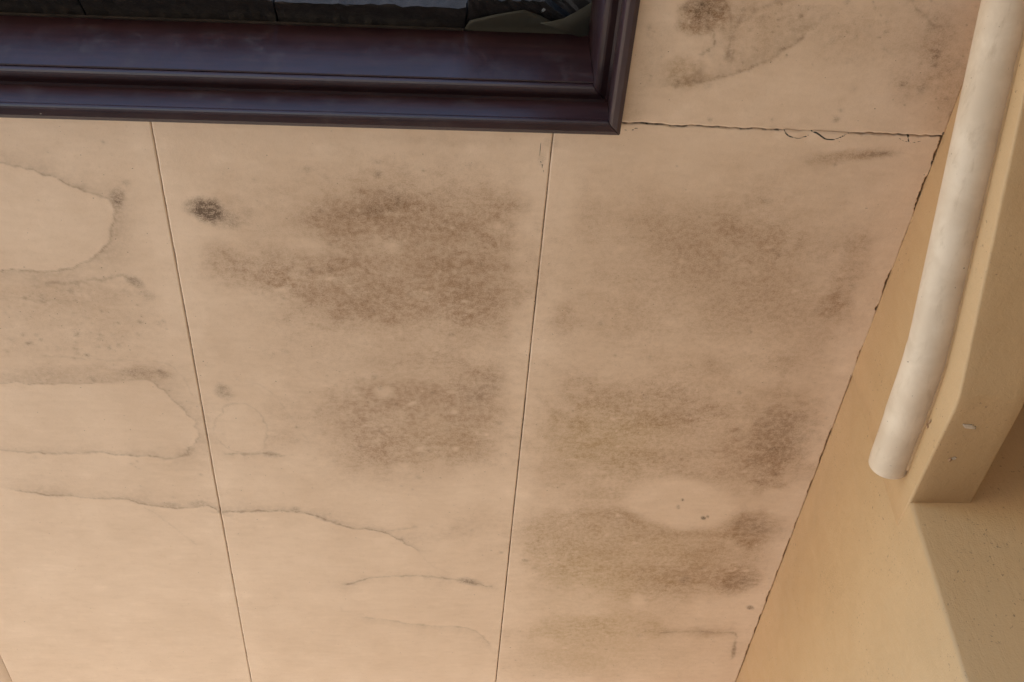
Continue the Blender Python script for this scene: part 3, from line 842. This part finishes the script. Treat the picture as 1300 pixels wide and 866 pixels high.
def pipe_path():
    ctrl = [(PX, 0.55, 3.184), (PX, 0.87, 3.075), (PX, 1.10, 2.996), (PX, 1.28, 2.934), (PX, 1.345, 2.912), (PX, 1.385, 2.901), (PX, 1.43, 2.894), (PX, 1.53, 2.884), (PX, 1.622, 2.875)]
    pts = []
    C = [Vector(c) for c in ctrl]
    Q = [2 * C[0] - C[1]] + C + [2 * C[-1] - C[-2]]
    for i in range(1, len(Q) - 2):
        p0, p1, p2, p3 = Q[i - 1:i + 3]
        for t in np.linspace(0, 1, 8, endpoint=False):
            pts.append(0.5 * (2 * p1 + (p2 - p0) * t + (2 * p0 - 5 * p1 + 4 * p2 - p3) * t * t + (3 * p1 - p0 - 3 * p2 + p3) * t ** 3))
    pts.append(C[-1])
    return pts
pp = pipe_path()
bm = tube(pp, [PR] * (len(pp) - 1) + [PR - 0.0006], cap=False)
from_bm('pipe', bm, M_PIPE, pipe, True)
inner = [p.copy() for p in pp[::-1]][:30]
from_bm('pipe_bore', tube(inner, [PR - 0.0006] + [PR - 0.0034] * (len(inner) - 1), cap=False), M_PIPE, pipe, True)
sl = [p for p in pp if 1.365 < p.y < 1.52]
from_bm('elbow_socket', tube(sl, [PR + 0.0002, PR + 0.0006] + [PR + 0.0009] * (len(sl) - 3) + [PR + 0.0003], cap=False), M_PIPE, pipe, True)
bead = [Vector((WALL_X - 0.0015, p.y, p.z - 0.0262)) for p in pp if 0.6 < p.y < 1.60]
from_bm('sealant_bead', tube(bead, [0.0055 + 0.0012 * (float(hash2(i, 3.0, 2)) - 0.5) for i in range(len(bead))], seg=12), M_WALL, pipe, True)
for k in range(9):
    t = random.random()
    lump('mortar_crumb', (WALL_X - 0.003, 1.45 + 0.17 * t, 2.852 + random.uniform(-0.004, 0.004)), 0.0022, random.uniform(.002, .005), 0.002, M_CRUMB, pipe, k + 20)

# ------------------------------------------------------------------ fascia
fascia = tag(empty('fascia', (0.244, 1.112, 3.13)), 'glossy dark brown moulded fascia turning the corner beside the stained soffit', 'fascia')
def arc(cy, cz, r, a0, a1, n=8):
    return [(cy + r * math.cos(math.radians(a)), cz + r * math.sin(math.radians(a))) for a in np.linspace(a0, a1, n)]
# profile as (d, z): d = how far it stands out from the back plane
low = [(0.0, 3.131), (0.006, 3.1305)] + arc(0.0105, 3.1400, 0.0085, -70, 80, 9) + [(0.0145, 3.1495), (0.0145, 3.1930)] \
    + [(0.019, 3.1945)] + arc(0.0290, 3.2020, 0.0100, -95, 75, 10) + [(0.0315, 3.2135), (0.0, 3.2135)]
upp = [(0.0, 3.2140), (0.0345, 3.2140), (0.036, 3.2155), (0.036, 3.345), (0.0, 3.345)]
BACKY, BACKX = 1.152, 0.285
def moulding(name, prof, leg):
    bm = bmesh.new()
    if leg == 0:                                           # runs along X, faces -Y
        st = list(np.linspace(-2.3, 0.0, 10))
        rows = [[bm.verts.new((s, BACKY - d, z)) for d, z in prof] for s in st]
        rows.append([bm.verts.new((BACKX - d - 0.0008, BACKY - d, z)) for d, z in prof])
    else:                                                  # runs along Y, faces -X
        st = list(np.linspace(-8.0, 1.0, 20))
        rows = [[bm.verts.new((BACKX - d, s, z)) for d, z in prof] for s in st]
        rows.append([bm.verts.new((BACKX - d, BACKY - d - 0.0008, z)) for d, z in prof])
    n = len(prof)
    for a, b in zip(rows[:-1], rows[1:]):
        for k in range(n):
            bm.faces.new((a[k], a[(k + 1) % n], b[(k + 1) % n], b[k]))
    bm.faces.new(rows[0]); bm.faces.new(rows[-1][::-1])
    return from_bm(name, bm, M_BROWN, fascia)
for leg in (0, 1):
    moulding('lower_moulding', low, leg)
    moulding('upper_board', upp, leg)

# ------------------------------------------------------------------ roof
roof = tag(empty('roof', (0.244, 1.112, 3.35)), 'weathered brown tile roof edge with a valley above the fascia corner', 'roof')
SL = 0.40
def plane_y(y): return 3.3475 + (y - 1.116) * SL
def plane_x(x): return 3.3475 + (x - 0.249) * SL
def tile(u0, u1, leg, v_lo, mitre=False):
    """u along the eave, v up the slope; a slab 16 mm thick with a rough lower edge"""
    bm = bmesh.new()
    nu, nv = 25, 9
    base = v_lo + random.uniform(-0.003, 0.003)
    lift = 0.003 + random.uniform(0.0, 0.003)
    grid = {}
    for side in (0, 1):
        for i in range(nu):
            for j in range(nv):
                v0 = base + (0.005 * (hash2(i, u0 * 10, 3) - 0.5) if j == 0 else 0)
                v = v0 + (v_lo + 0.36 - v0) * (j / (nv - 1)) ** 2.2
                ue = u1
                if mitre:                                  # cut along the valley
                    ue = (0.249 + (v - 1.116) - 0.006) if leg == 0 else (1.116 + (v - 0.249) - 0.006)
                u = u0 + (ue - u0) * i / (nu - 1)
                w = lift + 0.048 * side + 0.0040 * (hash2(i * 1.7, j * 2.3 + u0, 8) - 0.5)
                if side == 0 and j >= 3: w += 0.004
                if leg == 0:
                    grid[side, i, j] = bm.verts.new((u, v, plane_y(v) + w))
                else:
                    grid[side, i, j] = bm.verts.new((v, u, plane_x(v) + w))
    for i in range(nu - 1):
        for j in range(nv - 1):
            for side in (0, 1):
                bm.faces.new([grid[side, i, j], grid[side, i + 1, j], grid[side, i + 1, j + 1], grid[side, i, j + 1]])
    ring = [(i, 0) for i in range(nu)] + [(nu - 1, j) for j in range(1, nv)] + [(i, nv - 1) for i in range(nu - 2, -1, -1)] + [(0, j) for j in range(nv - 2, 0, -1)]
    for a, b in zip(ring, ring[1:] + ring[:1]):
        bm.faces.new([grid[0, *a], grid[0, *b], grid[1, *b], grid[1, *a]])
    return from_bm('tile', bm, M_TILE, roof)
# eave course over the left run; joints every 0.30 m
xs = [-0.545 + 0.299 * k for k in range(-5, 3)]
for a, b in zip(xs[:-1], xs[1:]):
    tile(a + 0.0015, b - 0.0015, 0, 1.065)
tile(xs[-1] + 0.0015, 0.2, 0, 1.046, True)
ys = [0.90 - 0.299 * k for k in range(0, 9)]
for a, b in zip(ys[1:], ys[:-1]):
    tile(a + 0.0015, b - 0.0015, 1, 0.207)
tile(ys[0] + 0.0015, 1.0, 1, 0.179, True)
# timber fillet under the tiles
bm = bmesh.new()
def strip(pts):
    a = [bm.verts.new(p) for p in pts]; bm.faces.new(a)
for x0, x1 in ((-2.3, 0.05),):
    P = [(1.1165, 0.0), (1.1125, 0.0), (1.1125, 0.005), (1.1165, 0.005)]
    A = [bm.verts.new((x0, y, plane_y(y) - 0.0035 + w)) for y, w in P]; B = [bm.verts.new((x1, y, plane_y(y) - 0.0035 + w)) for y, w in P]
    for k in range(4): bm.faces.new((A[k], A[(k + 1) % 4], B[(k + 1) % 4], B[k]))
    bm.faces.new(A); bm.faces.new(B[::-1])
from_bm('tilting_fillet', bm, M_TIMBER, roof)
# underlay sheets in the valley: two slopes that meet on the diagonal
def sheet(pts, leg):
    bm = bmesh.new()
    f = bm.faces.new([bm.verts.new((x, y, 0)) for x, y in pts])
    bmesh.ops.triangulate(bm, faces=[f])
    bmesh.ops.subdivide_edges(bm, edges=bm.edges[:], cuts=3, use_grid_fill=True)
    for v in bm.verts:
        c = float(fbm(np.array([v.co.x]), np.array([v.co.y]), 40, 2, 12 + leg)[0]) - 0.5
        v.co.z = (plane_y(v.co.y) if leg == 0 else plane_x(v.co.x)) + 0.0010 - 0.0030 * leg + c * 0.004
    bmesh.ops.solidify(bm, geom=bm.faces[:], thickness=0.0012)
    from_bm('underlay_sheet', bm, M_FELT, roof, True)
sheet([(0.045, 1.130), (0.058, 1.094), (0.100, 1.076), (0.141, 1.063), (0.171, 1.078), (0.262, 1.140), (0.262, 1.20), (0.045, 1.20)], 0)
sheet([(0.168, 1.076), (0.186, 1.078), (0.206, 1.077), (0.225, 1.069), (0.240, 1.062), (0.262, 1.05), (0.290, 1.05), (0.290, 1.150)], 1)
# bent end of the metal valley gutter
bm = bmesh.new()
g = [(0.150, 1.036, 3.338), (0.163, 1.056, 3.334), (0.172, 1.069, 3.331)]
rows = []
for x, y, z in g:
    rows.append([bm.verts.new((x - 0.006, y + 0.006, z + 0.006)), bm.verts.new((x, y, z)), bm.verts.new((x + 0.004, y - 0.004, z + 0.001)), bm.verts.new((x + 0.007, y - 0.007, z + 0.008))])
for a, b in zip(rows[:-1], rows[1:]):
    for k in range(3): bm.faces.new((a[k], a[k + 1], b[k + 1], b[k]))
bmesh.ops.solidify(bm, geom=bm.faces[:], thickness=0.0008)
from_bm('valley_gutter', bm, M_STEEL, roof)
# roof slope boards above, closing the void over the soffit
def slab(name, pts, th, mat):
    bm = bmesh.new()
    a = [bm.verts.new(p) for p in pts]; b = [bm.verts.new((p[0], p[1], p[2] + th)) for p in pts]
    bm.faces.new(a); bm.faces.new(b[::-1])
    n = len(pts)
    for k in range(n): bm.faces.new((a[k], a[(k + 1) % n], b[(k + 1) % n], b[k]))
    return from_bm(name, bm, mat, roof)
py = lambda y: plane_y(y) + 0.060
px = lambda x: plane_x(x) + 0.060
slab('roof_slope', [(-2.3, 1.10, py(1.10)), (0.233, 1.10, py(1.10)), (3.6, 4.467, py(4.467)), (-2.3, 4.467, py(4.467))], 0.03, M_TILE)
slab('roof_slope', [(0.236, -8.0, px(0.236)), (2.6, -8.0, px(2.6)), (2.6, 3.464, px(2.6)), (0.236, 1.10, px(0.236))], 0.03, M_TILE)  # unseen rear run, lengthened to cast shade over the near ground

# closing boards of the roof void
bm = bmesh.new()
def box(bm, lo, hi):
    r = bmesh.ops.create_cube(bm, size=1)
    bmesh.ops.scale(bm, vec=[h - l for l, h in zip(lo, hi)], verts=r['verts'])
    bmesh.ops.translate(bm, vec=[(h + l) / 2 for l, h in zip(lo, hi)], verts=r['verts'])
box(bm, (-2.30, 4.402, 3.12), (WALL_X - 0.004, 4.43, 4.728))
box(bm, (WALL_X - 0.003, 4.404, 3.31), (2.59, 4.428, 4.728))
from_bm('end_board', bm, M_BROWN, roof)
bm = bmesh.new()
for p in ([(-2.318, 1.16, 3.12), (-2.318, 4.43, 3.12), (-2.318, 4.43, py(4.43)), (-2.318, 1.16, py(1.16))],):
    a = [bm.verts.new(q) for q in p]; b = [bm.verts.new((q[0] + 0.016, q[1], q[2])) for q in p]
    bm.faces.new(a); bm.faces.new(b[::-1])
    for k in range(4): bm.faces.new((a[k], a[(k + 1) % 4], b[(k + 1) % 4], b[k]))
from_bm('barge_board', bm, M_BROWN, roof)
